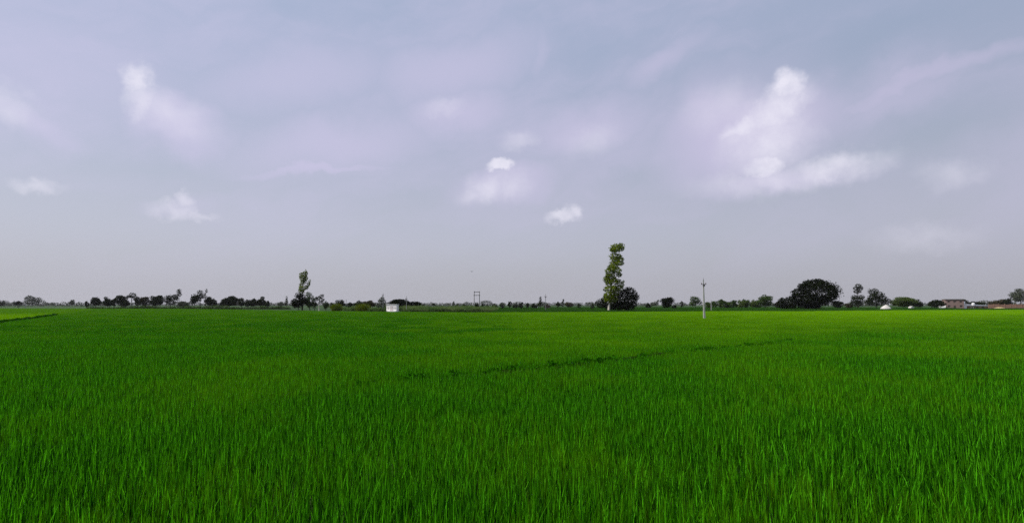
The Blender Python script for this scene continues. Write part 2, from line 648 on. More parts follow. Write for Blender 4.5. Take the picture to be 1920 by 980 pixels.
def proto_coll(name, meshes):
    c = bpy.data.collections.new(name)
    for i, me in enumerate(meshes):
        o = bpy.data.objects.new('%s_%02d' % (name, i), me)
        c.objects.link(o)
    return c


def scatter(name, coll, P, rot, scl, idx, tint, label, cat):
    me = bpy.data.meshes.new(name)
    n = len(P)
    me.vertices.add(n)
    me.vertices.foreach_set('co', np.asarray(P, dtype=np.float32).ravel())
    for nm, ty, dat in (('turn', 'FLOAT', rot), ('grow', 'FLOAT', scl), ('pick', 'INT', idx), ('tint', 'FLOAT', tint)):
        a = me.attributes.new(nm, ty, 'POINT')
        a.data.foreach_set('value', np.asarray(dat, dtype=np.int32 if ty == 'INT' else np.float32))
    o = obj(name, me)
    ng = bpy.data.node_groups.new(name + '_scatter', 'GeometryNodeTree')
    ng.interface.new_socket('Geometry', in_out='INPUT', socket_type='NodeSocketGeometry')
    ng.interface.new_socket('Geometry', in_out='OUTPUT', socket_type='NodeSocketGeometry')
    N = ng.nodes
    gi, go = N.new('NodeGroupInput'), N.new('NodeGroupOutput')
    ci = N.new('GeometryNodeCollectionInfo')
    ci.inputs['Collection'].default_value = coll
    ci.inputs['Separate Children'].default_value = True
    ci.inputs['Reset Children'].default_value = True
    ip = N.new('GeometryNodeInstanceOnPoints')
    ip.inputs['Pick Instance'].default_value = True

    def attr(nm, ty):
        a = N.new('GeometryNodeInputNamedAttribute')
        a.data_type = ty
        a.inputs['Name'].default_value = nm
        return a.outputs[0]
    L = ng.links.new
    L(gi.outputs[0], ip.inputs['Points'])
    L(ci.outputs[0], ip.inputs['Instance'])
    L(attr('pick', 'INT'), ip.inputs['Instance Index'])
    cx = N.new('ShaderNodeCombineXYZ')
    L(attr('turn', 'FLOAT'), cx.inputs[2])
    er = N.new('FunctionNodeEulerToRotation')
    L(cx.outputs[0], er.inputs[0])
    L(er.outputs[0], ip.inputs['Rotation'])
    cs = N.new('ShaderNodeCombineXYZ')
    cs.inputs[0].default_value = cs.inputs[1].default_value = 1.0
    L(attr('grow', 'FLOAT'), cs.inputs[2])
    L(cs.outputs[0], ip.inputs['Scale'])
    L(ip.outputs[0], go.inputs[0])
    md = o.modifiers.new('scatter', 'NODES')
    md.node_group = ng
    tag(o, label, cat, kind='stuff')
    return o


def seg_dist(x, y, line):
    d = np.full(x.shape, 1e9)
    for (a, b) in zip(line[:-1], line[1:]):
        ax, ay = a
        bx, by = b
        ux, uy = bx - ax, by - ay
        tt = np.clip(((x - ax) * ux + (y - ay) * uy) / (ux * ux + uy * uy), 0, 1)
        d = np.minimum(d, np.hypot(x - ax - tt * ux, y - ay - tt * uy))
    return d


# far edge of the rice: distance ahead for each direction (pixel column -> depth)
EDGE_PX = [-500, 0, 160, 300, 420, 540, 620, 700, 760, 900, 1000, 1130, 1250, 1400, 1500, 1650, 1800, 1920, 2400]
EDGE_Y = [577.6, 577.8, 578.2, 578.2, 579.4, 581.2, 582.6, 583.4, 584.0, 585.0, 584.4, 584.2, 583.4, 582.6, 583, 581.4, 580.6, 580.2, 580]
EDGE_D = [(CAM_Z - 0.5) * FPX / (y - HORIZON) for y in EDGE_Y]


def edge_depth(x, y):
    return np.interp(CX + FPX * x / np.maximum(y, 0.1), EDGE_PX, EDGE_D)


def in_view(x, y, pad=7.0):
    return np.abs(x) < (y + pad) * 1.06


TILE = 2.0
LEAN = (0.05, -0.03)
hill_me = []
for i in range(24):
    V, F = blades(1, 8, 0, 0.36, 0.52, 0.0135, (LEAN[0] + random.uniform(-.05, .05), LEAN[1]), 0.16, 100 + i, base=0.022)
    hill_me.append(mesh_np('rice_hill', V, F, M['rice']))
tile_me = []
for i in range(8):
    V, F = blades(400, 8, TILE, 0.36, 0.52, 0.0145, LEAN, 0.15, 200 + i, base=0.024)
    tile_me.append(mesh_np('rice_patch', V, F, M['rice']))

ii, jj = np.meshgrid(np.arange(-160, 160), np.arange(1, 185))
tx, ty = (ii.ravel() + 0.5) * TILE, (jj.ravel()) * TILE
ok = in_view(tx, ty) & (ty < edge_depth(tx, ty)) & (np.abs(tx) < 318)
tx, ty = tx[ok], ty[ok]


def plot_tint(x, y):
    """yellowness by place: more beyond the bund, farther off and to the right"""
    side = 21.0 + (x - 0.5) * 0.93
    beyond = np.clip((y - side) / 6.0, 0, 1) * np.clip((x + 12) / 14.0, 0, 1)
    far = np.clip((y - 40) / 110.0, 0, 1)
    right = np.clip((x / np.maximum(y, 1) + 0.25) / 0.8, 0, 1)
    v = 0.03 + 0.16 * beyond + 0.50 * far * (0.35 + 0.65 * right) + 0.10 * right * np.clip((y - 8) / 25.0, 0, 1)
    # the pale plot behind the left-hand bund
    lx = np.interp(y, [62, 73, 104, 138, 160, 400], [-58, -66, -86, -109, -122, -290])
    v = v + np.clip((lx - x) / 1.5, 0, 1) * (y > 55) * np.clip((170 - y) / 60, 0.25, 1) * 0.6
    return v


near = ty < 46
nb = np.minimum(seg_dist(tx, ty, BUNDS[0]), seg_dist(tx, ty, BUNDS[1])) < 3.0
single = near | nb
hx0, hy0 = tx[single], ty[single]
k = 20
a, b = np.meshgrid((np.arange(k) + 0.5) / k * TILE - TILE / 2, (np.arange(k) + 0.5) / k * TILE - TILE / 2)
hx = (hx0[:, None] + a.ravel()[None, :]).ravel()
hy = (hy0[:, None] + b.ravel()[None, :]).ravel()
hx += rng.normal(0, 0.032, hx.size)
hy += rng.normal(0, 0.032, hx.size)
keep = in_view(hx, hy, 5.0)
keep &= seg_dist(hx, hy, BUNDS[0]) > BUND_W[0] * 0.5 * np.clip(np.minimum((hy - 17.0) / 5.0, (38.5 - hy) / 10.0), 0.2, 1)
keep &= seg_dist(hx, hy, BUNDS[1]) > BUND_W[1] * 0.5
keep &= rng.random(hx.size) > 0.13 + 0.5 * np.clip(np.sin(hx * 1.7 + 2.1 * np.sin(hy * 0.8)) * np.sin(hy * 1.3 + hx * 0.6) - 0.45, 0, 1)
hx, hy = hx[keep], hy[keep]
# uneven growth: slow waves of taller and shorter rice
grow = 1.0 + 0.06 * np.sin(hx * 0.9 + 1.7 * np.sin(hy * 0.33)) + 0.05 * np.sin(hy * 1.1 + hx * 0.4) + rng.normal(0, 0.14, hx.size)
scatter('rice_hills', proto_coll('rice_hill', hill_me), np.stack([hx, hy, np.zeros(hx.size)], 1),
        rng.random(hx.size) * 6.283, grow, rng.integers(0, len(hill_me), hx.size), plot_tint(hx, hy),
        'deep green young rice growing thick in front of the bund', 'rice')
px_, py_ = tx[~single], ty[~single]
nt = px_.size
scatter('rice_field', proto_coll('rice_patch', tile_me), np.stack([px_, py_, np.zeros(nt)], 1),
        rng.integers(0, 4, nt) * (math.pi / 2), 1 + rng.normal(0, 0.05, nt), rng.integers(0, len(tile_me), nt), plot_tint(px_, py_),
        'smooth yellowish green rice stretching to the far trees', 'rice')

# darker crop in the next plots, beyond the rice on the right
ct = []
for i in range(4):
    V, F = blades(144, 10, 4.0, 0.5, 0.95, 0.05, (0.02, 0), 0.35, 300 + i, nseg=2, base=0.10)
    ct.append(mesh_np('crop_patch', V, F, M['crop']))
ii, jj = np.meshgrid(np.arange(-100, 130), np.arange(40, 125))
qx, qy = ii.ravel() * 4.0, jj.ravel() * 4.0
pxl = CX + FPX * qx / qy
ok = (qy > edge_depth(qx, qy) + 4) & (pxl > 925) & (pxl < 2100) & (qy < np.interp(pxl, [925, 1100, 1700, 1790, 2100], [400, 480, 420, 300, 290]))
qx, qy = qx[ok], qy[ok]
scatter('fodder_crop', proto_coll('crop_patch', ct), np.stack([qx, qy, np.zeros(qx.size)], 1),
        rng.integers(0, 4, qx.size) * (math.pi / 2), 1 + rng.normal(0, 0.1, qx.size), rng.integers(0, 4, qx.size),
        np.clip(rng.normal(0.25, 0.1, qx.size), 0, 1), 'dark green fodder crop in the plots beyond the rice', 'crop')
# tall crop in the middle, behind the white hut
ct = []
for i in range(4):
    V, F = blades(64, 22, 4.0, 1.0, 2.2, 0.09, (0.03, 0), 0.35, 330 + i, nseg=3, base=0.18)
    ct.append(mesh_np('cane_patch', V, F, M['cane']))
ii, jj = np.meshgrid(np.arange(-40, 10), np.arange(40, 75))
qx, qy = ii.ravel() * 4.0 + rng.uniform(-.8, .8, ii.size), jj.ravel() * 4.0
pxl = CX + FPX * qx / qy
ok = (qy > np.interp(pxl, [600, 764, 766, 1000], [250, 245, 204, 196])) & (pxl > 640) & (pxl < 925) & (qy < 262) & (rng.random(qx.size) > 0.12)
qx, qy = qx[ok], qy[ok]
scatter('sugarcane', proto_coll('cane_patch', ct), np.stack([qx, qy, np.zeros(qx.size)], 1),
        rng.integers(0, 4, qx.size) * (math.pi / 2), rng.normal(0.75, 0.22, qx.size), rng.integers(0, 4, qx.size),
        np.clip(rng.normal(0.35, 0.25, qx.size), 0, 1), 'uneven tall grey green crop behind the double pole', 'crop')

# ------------------------------------------------------------------ trees


def leaf_cloud(lobes, size, dens, g, flat=0.55):
    """leaf clumps through the volume of ellipsoid lobes: (c, (rx, ry, rz))"""
    Vs = []
    for c, r in lobes:
        area = 4 * math.pi * ((r[0] * r[1]) ** 1.6 / 3 + (r[0] * r[2]) ** 1.6 / 3 + (r[1] * r[2]) ** 1.6 / 3) ** (1 / 1.6)
        n = max(18, int(dens * area / (size * size)))
        d = g.normal(0, 1, (n, 3))
        d /= np.linalg.norm(d, axis=1)[:, None]
        rad = 0.35 + 0.65 * g.random(n) ** 0.45
        rad *= 1 + 0.10 * g.normal(0, 1, n)
        p = np.array(c)[None, :] + d * rad[:, None] * np.array(r)[None, :]
        nrm = d * (1 - flat) + g.normal(0, 1, (n, 3)) * flat
        nrm /= np.linalg.norm(nrm, axis=1)[:, None]
        a = np.cross(nrm, g.normal(0, 1, (n, 3)))
        a /= np.linalg.norm(a, axis=1)[:, None] + 1e-9
        b = np.cross(nrm, a)
        s = size * g.uniform(0.55, 1.35, n)
        la, lb = a * s[:, None] * 0.62, b * s[:, None] * 0.42
        bend = nrm * (s * 0.15)[:, None]
        Vs.append(np.stack([p - la, p - lb * 0.9 + bend, p + la, p + lb + bend], 1))
    V = np.concatenate(Vs).reshape(-1, 3)
    F = np.arange(len(V)).reshape(-1, 4)
    return V, F


def round_lobes(g, w, z0, z1, n, depth=None, lean=0.0, low=0.75):
    """sub-lobes spread through an egg-shaped crown, uneven at the rim"""
    depth = depth or w
    cz, rz = (z0 + z1) / 2, (z1 - z0) / 2
    out = [((lean * 0.5, 0, cz - rz * 0.05), (w * 0.34, depth * 0.34, rz * 0.70))]
    for i in range(n):
        d = g.normal(0, 1, 3)
        d /= np.linalg.norm(d)
        rr = g.uniform(0.42, 0.74)
        c = np.array([d[0] * w / 2 * rr, d[1] * depth / 2 * rr, d[2] * rz * rr])
        if c[2] < 0:
            c[2] *= low
        c[0] += lean * (c[2] / rz * 0.5 + 0.5)
        s = g.uniform(0.24, 0.40)
        r = (w / 2 * s * g.uniform(0.9, 1.2), depth / 2 * s * 1.1, min(rz, w * 0.6) * s * g.uniform(0.75, 1.05))
        out.append(((c[0], c[1], cz + c[2]), r))
    return out


def trunk_mesh(g, h, r, lobes, mat, lean=0.0, x0=0.0, limbs=5):
    mb = MB()
    pts, rad = [], []
    for i in range(6):
        f = i / 5
        pts.append((x0 + lean * f + g.normal(0, r * 0.35) * (i > 0), g.normal(0, r * 0.35) * (i > 0), -0.15 + (h + 0.15) * f))
        rad.append(r * (1.35 if i == 0 else 1.0 - 0.72 * f))
    mb.tube(pts, rad, 8)
    ch = [l for l in lobes if l[0][2] > h * 0.35]
    for j in range(min(limbs, len(ch))):
        c = ch[int(g.integers(0, len(ch)))][0]
        f = g.uniform(0.45, 0.9)
        i0 = min(4, int(f * 5))
        a = Vector(pts[i0]).lerp(Vector(pts[i0 + 1]), f * 5 - i0)
        e = Vector(c)
        m_ = a.lerp(e, 0.5) + Vector((0, 0, (e - a).length * 0.12))
        mb.tube([a, m_, e], [r * 0.42, r * 0.28, r * 0.10], 6)
    return mesh_np('trunk', mb.V, mb.F, mat)


def tree(name, px, top, width, depth, label, mat='dark', seed=0, cat='tree', group=None, clear=0.12, lobes=None,
         n=14, bark='bark', leaf=None, dens=1.0, lean_px=0.0, trunk_r=None, trunk_h=0.7, tx=0.0, limbs=5, dz=None, fat=1.1):
    g = np.random.default_rng(1000 + seed)
    p = at(px, HORIZON, depth)
    k = depth / FPX
    h = at(px, top, depth).z
    root = empty(name, (p.x, p.y, 0))
    wm = width * k * 1.16
    if lobes is None:
        L = round_lobes(g, wm, h * clear, h, n, depth=dz, lean=lean_px * k)
    else:                      # outline measured in pixels round the stem: (x, y, rx, ry)
        L = []
        for (lx, ly, rx, ry) in lobes:
            z = at(px, ly, depth).z
            rx, ry = rx * fat, ry * fat
            L.append((((lx - px) * k, g.uniform(-0.4, 0.4) * min(rx * k * 1.5, wm * 0.4), z), (rx * k, min(rx, wm / k * 0.4) * k, ry * k)))
    lf = leaf or max(0.28, depth * 0.0014)
    dens *= 1.2
    V, F = leaf_cloud(L, lf, dens, g)
    V[:, 2] = np.maximum(V[:, 2], 0.02)
    crown = obj('crown', mesh_np('crown', V, F, M[mat]), root)
    r = trunk_r or max(0.10, h * 0.022)
    obj('trunk', trunk_mesh(g, h * trunk_h, r, L, M[bark], lean_px * k * 0.5, tx * k, limbs), root)
    tag(root, label, cat, group)
    return root


# --- the tall eucalyptus and its companions
tree('eucalyptus_tree', 1143, 458, 40, 197, 'very tall slender leaning eucalyptus with a white trunk and sunlit clumps', 'yellow', 1, bark='pale_bark',
     lobes=[(1158, 465, 11, 6.5), (1151, 469, 6, 4), (1165, 462, 6, 5), (1156, 480, 9, 6), (1163, 487, 6, 4), (1151, 485, 5, 4),
            (1153, 497, 8, 7), (1160, 494, 8, 3.5), (1147, 503, 7, 5), (1156, 507, 8, 5), (1141, 508, 5, 4),
            (1147, 519, 8, 7), (1162, 515, 5, 3.5), (1141, 516, 5, 4), (1142, 528, 7, 6), (1151, 527, 6, 5), (1165, 531, 5, 6), (1138, 524, 5, 6), (1158, 528, 4, 5),
            (1143, 540, 6, 5), (1152, 541, 7, 6), (1162, 540, 7, 6), (1137, 542, 4, 4), (1142, 552, 7, 6), (1153, 551, 8, 6), (1136, 556, 4, 5),
            (1148, 561, 8, 5), (1138, 562, 6, 4)],
     leaf=0.44, dens=1.25, fat=1.28, trunk_r=0.36, trunk_h=0.80, lean_px=20, tx=-2, limbs=9)
tree('mango_tree', 1172, 537, 50, 199, 'dense black green tree with open gaps beside the tall eucalyptus', 'black', 2,
     lobes=[(1168, 562, 20, 15), (1183, 545, 8, 6), (1176, 543, 6, 5), (1189, 553, 8, 6), (1193, 557, 5, 6), (1170, 549, 9, 6), (1160, 560, 10, 9),
            (1181, 563, 12, 9), (1188, 570, 7, 6), (1165, 574, 16, 8), (1152, 571, 10, 8), (1148, 576, 8, 5), (1176, 577, 12, 5)],
     leaf=0.4, trunk_r=0.35, trunk_h=0.6, dens=1.1)
tree('thorny_bush', 1129, 556, 26, 201, 'low dark bush sloping away from the white eucalyptus trunk', 'dark', 3, cat='bush',
     lobes=[(1132, 563, 6, 6), (1126, 565, 7, 5), (1120, 568, 5, 3.5), (1134, 571, 8, 6), (1127, 573, 8, 4), (1140, 575, 7, 5)], leaf=0.35, trunk_h=0.5)
# --- the big dark tree on the right
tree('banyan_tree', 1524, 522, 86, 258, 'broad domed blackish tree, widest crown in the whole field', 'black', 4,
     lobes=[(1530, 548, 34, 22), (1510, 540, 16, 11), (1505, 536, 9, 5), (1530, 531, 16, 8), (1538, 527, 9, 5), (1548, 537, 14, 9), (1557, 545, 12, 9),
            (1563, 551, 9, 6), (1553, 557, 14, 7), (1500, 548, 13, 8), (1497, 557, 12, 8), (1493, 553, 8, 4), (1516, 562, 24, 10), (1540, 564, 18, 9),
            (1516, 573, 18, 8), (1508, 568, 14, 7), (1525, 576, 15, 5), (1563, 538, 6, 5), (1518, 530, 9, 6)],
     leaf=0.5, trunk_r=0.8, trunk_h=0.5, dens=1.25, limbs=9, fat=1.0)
tree('dark_shrub', 1477, 556, 34, 262, 'low rounded black shrub leaning against the broad domed tree', 'black', 5, cat='bush',
     lobes=[(1480, 566, 14, 9), (1470, 563, 8, 5), (1465, 566, 6, 5), (1486, 560, 8, 5), (1478, 574, 14, 6), (1470, 572, 9, 6), (1490, 571, 8, 8)], leaf=0.45, trunk_h=0.4)
# --- the poplar on the left and what grows round it
tree('poplar_tree', 567, 507, 26, 226, 'tall narrow poplar with a pinched waist and one upright side limb', 'yellow', 6,
     lobes=[(572, 509, 1.5, 3.5), (569, 515, 4, 6), (573, 513, 2.5, 5), (563, 516, 3, 5), (566, 522, 6, 6), (573, 521, 3, 5), (567, 529, 4, 5), (571, 526, 3, 4),
            (577, 532, 3, 5), (580, 528, 1.5, 4), (573, 538, 4, 4), (562, 536, 2.5, 5), (567, 541, 6, 5), (562, 544, 3, 4), (565, 548, 4, 4)],
     leaf=0.36, dens=1.1, fat=1.15, trunk_r=0.28, trunk_h=0.84, limbs=10)
tree('round_tree', 560, 549, 30, 224, 'round black green tree at the foot of the tall poplar', 'black', 7, n=16, clear=0.06)
tree('bushy_tree', 581, 546, 22, 229, 'olive grey bushy tree touching the round tree under the poplar', 'mid', 8, n=12, clear=0.06)
tree('slim_tree', 598, 552, 16, 222, 'thin tree with a bare pale trunk near the poplar', 'dark', 9, bark='pale_bark',
     lobes=[(604, 555, 4, 3.5), (598, 559, 6, 4), (593, 561, 4, 4), (606, 562, 3, 3), (601, 566, 4, 3)], trunk_h=0.8, trunk_r=0.20, dens=0.9)
tree('slim_tree', 590, 560, 12, 224, 'short leafy sapling between the olive tree and the pale trunk', 'dark', 10, n=7, clear=0.1)
tree('field_bush', 611, 560, 13, 227, 'green topped bush right beside the pale bare trunk', 'mid', 11, n=8, clear=0.04, cat='bush')
tree('field_bush', 623, 566, 12, 300, 'low flat bush behind the small yellow reeds', 'dark', 12, n=7, clear=0.04, cat='bush')
tree('round_tree', 638, 558, 17, 300, 'round dark tree standing behind the small yellow reeds', 'dark', 13, n=9, clear=0.08)
tree('field_bush', 654, 565, 16, 310, 'low dark bush in the gap between the two yellow reed clumps', 'dark', 14, n=8, clear=0.04, cat='bush')
tree('round_tree', 673, 562, 17, 300, 'dark dome topped tree behind the big yellow reeds', 'dark', 15, n=9, clear=0.08)
tree('russet_tree', 692, 562, 25, 305, 'wide flat russet brown tree between the big reeds and the hut', 'brownish', 16, n=12, clear=0.06)
tree('grey_tree', 715, 556, 15, 250, 'grey green pointed tree just beside the white hut', 'grey', 17, n=10, clear=0.05,
     lobes=[(716, 560, 4, 4), (712, 563, 4, 3), (719, 566, 4, 5), (713, 569, 6, 4), (709, 573, 4, 4), (717, 574, 5, 4)])
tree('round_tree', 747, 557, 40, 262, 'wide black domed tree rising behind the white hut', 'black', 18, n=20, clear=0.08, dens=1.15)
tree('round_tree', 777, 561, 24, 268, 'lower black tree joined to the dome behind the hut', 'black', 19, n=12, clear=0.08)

# --- the row along the far left edge of the rice
ROW = 'trees in the row along the far field edge'
ORD = ['first', 'second', 'third', 'fourth', 'fifth', 'sixth', 'seventh', 'eighth', 'ninth']
for i, (x, tp, wd, mt, ln, RL) in enumerate([
        (163, 562, 8, 'dark', 0, 'tiny dark tree that starts the far row after the faint flat topped tree'),
        (180, 553, 20, 'dark', -2, 'ragged dark tree second in the far row, just after the tiny one'),
        (202, 555, 16, 'dark', 1, 'upright dark tree in the far row with a gap on both sides'),
        (214, 556, 12, 'dark', 0, 'narrow dark tree leaning on the big crown before the bare stem'),
        (228, 551, 20, 'dark', -2, 'big dark crown in the far row just before the bare stem'),
        (258, 553, 12, 'dark', 0, 'small dark tree in the far row just past the bare stem'),
        (271, 553, 17, 'brownish', 0, 'russet brown bushy tree in the far row'),
        (292, 552, 26, 'dark', 0, 'wide dark tree between the russet tree and the leaning tree'),
        (430, 552, 30, 'dark', 4, 'widest crown in the far row, lopsided towards the poplar'),
        (418, 560, 10, 'dark', 0, 'small dark tree clinging to the open side of the widest crown'),
        (453, 556, 14, 'dark', 0, 'first dark tree after the widest crown in the far row'),
        (464, 560, 15, 'dark', 0, 'low second tree after the widest crown in the far row'),
        (475, 557, 18, 'dark', 2, 'third dark tree after the widest crown in the far row'),
        (490, 555, 18, 'dark', 0, 'round dark tree, last but one in the far row'),
        (502, 562, 9, 'dark', 0, 'small low tree that ends the far row towards the poplar'),
        (393, 553, 19, 'dark', 2, 'dark bushy tree right beside the spindly tree in the far row'),
        (404, 559, 8, 'dark', 0, 'thin little tree that ends the tallest clump of the far row'),
        (236, 560, 13, 'dark', 0, 'low dark bush right at the foot of the bare stemmed tree')]):
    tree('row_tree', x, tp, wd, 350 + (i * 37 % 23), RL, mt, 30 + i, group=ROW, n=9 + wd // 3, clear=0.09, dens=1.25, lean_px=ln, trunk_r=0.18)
tree('row_tree', 246, 549, 12, 352, 'taller tree with a bare stem in the far row', 'dark', 60, lobes=[(246, 553, 6, 4.5), (242, 556, 4, 3), (250, 557, 4, 3)], trunk_h=0.8, trunk_r=0.25)
tree('leaning_tree', 319, 542, 26, 349, 'tree in the far row with a knob of leaves leaning out on one limb', 'dark', 61,
     lobes=[(334, 546, 4, 4.5), (336, 552, 3.5, 4), (330, 555, 5, 4), (322, 558, 9, 5), (314, 561, 6, 6), (319, 566, 8, 5), (331, 560, 5, 3)], limbs=9)
tree('grey_bush', 343, 561, 22, 356, 'low grey bush after the leaning tree in the far row', 'grey', 62, n=9, clear=0.05, cat='bush')
tree('round_tree', 364, 546, 18, 347, 'rounded tree of the tallest clump in the far row', 'dark', 63, n=11, clear=0.2)
tree('round_tree', 375, 544, 12, 351, 'narrow high crown next to the spindly tree in the far row', 'dark', 64, lobes=[(375, 549, 5.5, 5), (377, 555, 5, 5), (373, 560, 5, 5)], trunk_h=0.7)
tree('spindly_tree', 385, 540, 5, 349, 'spindly pole-like tree with a thin leaf tuft above the far row', 'dark', 65, lobes=[(385.5, 545, 2, 4), (384, 551, 1.4, 3), (384, 557, 4, 3)], trunk_h=0.85, trunk_r=0.2)
tree('conifer', 537, 555, 7, 380, 'small pointed dark tree standing alone short of the poplar', 'dark', 66, lobes=[(537, 558, 1.6, 3), (537, 563, 2.6, 4), (537, 568, 4, 4)], trunk_h=0.8)
tree('grey_bush', 526, 564, 12, 520, 'faint grey bush beside the small pointed tree', 'grey', 67, n=7, clear=0.03, cat='bush')

# --- scattered small trees in the far left distance
tree('lone_bush', 35, 562, 13, 430, 'small black round bush alone at the edge of the pale plot', 'black', 70, n=9, clear=0.06, cat='bush')
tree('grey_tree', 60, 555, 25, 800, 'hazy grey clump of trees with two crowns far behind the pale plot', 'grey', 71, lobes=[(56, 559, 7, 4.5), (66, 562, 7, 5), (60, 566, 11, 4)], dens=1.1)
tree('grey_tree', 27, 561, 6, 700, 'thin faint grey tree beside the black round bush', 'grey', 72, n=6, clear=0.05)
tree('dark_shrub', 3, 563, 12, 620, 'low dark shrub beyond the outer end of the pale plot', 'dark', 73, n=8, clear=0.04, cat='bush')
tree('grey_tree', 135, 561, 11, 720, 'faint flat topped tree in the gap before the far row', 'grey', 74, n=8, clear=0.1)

# --- low growth in the middle distance
MID = 'small bushes dotted about the middle distance'
for i, (x, tp, wd, d, mt, ML) in enumerate([
        (793, 565, 8, 420, 'grey', 'faint grey bush just past the lower black tree by the hut'),
        (814, 566, 8, 300, 'dark', 'small dark bush over the middle of the grey wall'),
        (850, 564, 8, 420, 'grey', 'faint grey bush past the end of the grey wall'),
        (858, 567, 8, 330, 'dark', 'small dark bush hard by the faint grey one past the wall'),
        (870, 568, 7, 300, 'dark', 'lowest tiny bush on the hut side of the double pole'),
        (905, 567, 7, 300, 'dark', 'tiny dark bush just past the double pole, away from the hut'),
        (927, 566, 12, 262, 'dark', 'broad dark bush between the double pole and the grey small tree'),
        (913, 569, 7, 320, 'dark', 'very low bush second past the double pole, away from the hut')]):
    tree('field_bush', x, tp, wd, d, ML, mt, 80 + i, cat='bush', group=MID, n=6, clear=0.04)
tree('field_bush', 894, 566, 12, 236, 'round dark bush at the foot of the double pole', 'black', 90, n=9, clear=0.03, cat='bush')
tree('grey_tree', 943, 564, 11, 300, 'grey small tree heading the low dark hedge', 'grey', 91, n=8, clear=0.06)
tree('round_tree', 956, 561, 9, 290, 'small dark tree with a high head over the low hedge', 'dark', 92, n=8, clear=0.1)
HG = 'trees of the low dark hedge row'
for i, (x, tp, wd) in enumerate([(966, 567, 12), (977, 566, 12), (989, 565, 7), (1000, 566, 9)]):
    tree('hedge_tree', x, tp, wd, 296 + i * 5, 'squat dark tree, %s in the low hedge after the small high-headed tree' % ORD[i], 'dark', 95 + i, group=HG, n=7, clear=0.05)
tree('conifer', 1013, 556, 6, 305, 'narrow pointed dark tree beside the thatched hut', 'dark', 100, lobes=[(1013.5, 559, 2, 3.5), (1013, 565, 3, 5), (1012, 571, 4.5, 4)], trunk_h=0.8)
tree('field_bush', 1004, 568, 10, 310, 'flat low bush tucked by the narrow pointed tree', 'dark', 101, n=6, clear=0.04, cat='bush')
tree('round_tree', 1046, 563, 9, 320, 'small black crown beyond the thatched hut', 'dark', 102, n=7, clear=0.08)
tree('leaning_tree', 1055, 561, 5, 315, 'slim small tree leaning away from the thatched hut', 'dark', 103, lobes=[(1056.5, 563, 1.8, 2.5), (1055, 567, 2, 3), (1054, 571, 2.6, 3)], trunk_h=0.8)
tree('russet_tree', 1068, 565, 18, 420, 'broad brownish grey clump beyond the slim leaning tree', 'brownish', 104, n=9, clear=0.04)
tree('field_bush', 1086, 568, 9, 330, 'small dark bush past the brownish clump', 'dark', 105, n=6, clear=0.04, cat='bush')
tree('field_bush', 1111, 568, 8, 260, 'tiny round bush just short of the tall eucalyptus', 'dark', 106, n=6, clear=0.04, cat='bush')
tree('field_bush', 1216, 566, 12, 330, 'low dark bush after the black tree beside the eucalyptus', 'dark', 107, n=7, clear=0.04, cat='bush')
tree('leaning_tree', 1230, 562, 14, 335, 'wedge shaped grey bush rising to one pointed end', 'grey', 108, lobes=[(1234, 565, 2.2, 3), (1230, 568, 4, 3), (1225, 570, 5, 3)])
tree('round_tree', 1252, 554, 26, 300, 'neat round ball shaped dark tree on open ground', 'black', 109, n=15, clear=0.03)
tree('field_bush', 1263, 569, 11, 298, 'low bush at the side of the ball shaped tree', 'dark', 110, n=6, clear=0.03, cat='bush')
tree('conifer', 1278, 562, 6, 340, 'tiny upright tree between the ball shaped tree and the pole', 'dark', 111, n=6, clear=0.05)
tree('round_tree', 1304, 555, 22, 310, 'dark tree with a sloping crown beside the electric pole', 'mid', 112, lobes=[(1301, 560, 6, 5), (1306, 562, 7, 5), (1311, 567, 6, 4), (1300, 568, 7, 5), (1296, 570, 4, 3)])
# --- the green belt between the pole and the broad tree
BELT = 'trees of the green belt by the electric pole'
for i, (x, tp, wd, mt) in enumerate([(1328, 563, 15, 'mid'), (1339, 561, 15, 'mid'), (1352, 559, 19, 'mid'), (1364, 566, 15, 'mid'), (1373, 561, 22, 'mid'),
                                     (1390, 561, 18, 'bright'), (1399, 558, 18, 'mid'), (1412, 560, 18, 'bright'), (1423, 562, 16, 'mid')]):
    tree('belt_tree', x, tp, wd, 325 + (i * 17) % 14, '%s low tree of the green belt counted from the electric pole' % ORD[i], mt, 120 + i, group=BELT, n=10, clear=0.05)
tree('round_tree', 1436, 553, 32, 338, 'highest dark tree ending the green belt near the broad tree', 'mid', 130, n=14, clear=0.05)
tree('hedge_tree', 1457, 563, 12, 340, 'small brownish bush filling the gap before the black shrub', 'brownish', 131, n=7, clear=0.05, cat='bush')
# --- right of the broad tree
tree('round_tree', 1570, 562, 24, 330, 'low black bush in the lee of the broad domed tree', 'black', 140, n=10, clear=0.05, cat='bush')
tree('hedge_tree', 1590, 566, 18, 335, 'low russet hedge clump before the two-storey tree', 'brownish', 141, n=8, clear=0.04, cat='bush')
tree('two_tier_tree', 1609, 531, 24, 330, 'dark tree in two tiers with a lollipop head on a bare stem', 'dark', 142,
     lobes=[(1609, 536, 5, 4.5), (1605, 541, 4, 3.5), (1614, 540, 4.5, 4), (1609, 546, 6, 4), (1604, 557, 6, 4), (1614, 557, 6, 4), (1609, 562, 10, 6), (1606, 569, 11, 6)], trunk_h=0.85, trunk_r=0.3)
tree('cone_tree', 1643, 541, 38, 325, 'dark shouldered tree right behind the white heap', 'dark', 143,
     lobes=[(1642, 547, 9, 6), (1646, 553, 10, 6), (1635, 557, 8, 6), (1652, 560, 9, 6), (1641, 565, 15, 8), (1660, 565, 8, 5), (1630, 565, 6, 7)])
tree('light_tree', 1695, 552, 38, 320, 'lighter olive green tree with a mounded crown past the white heap', 'bright', 144, n=16, clear=0.05)
tree('round_tree', 1722, 559, 17, 318, 'squarish dark tree next to the light olive tree', 'dark', 145, n=10, clear=0.05)
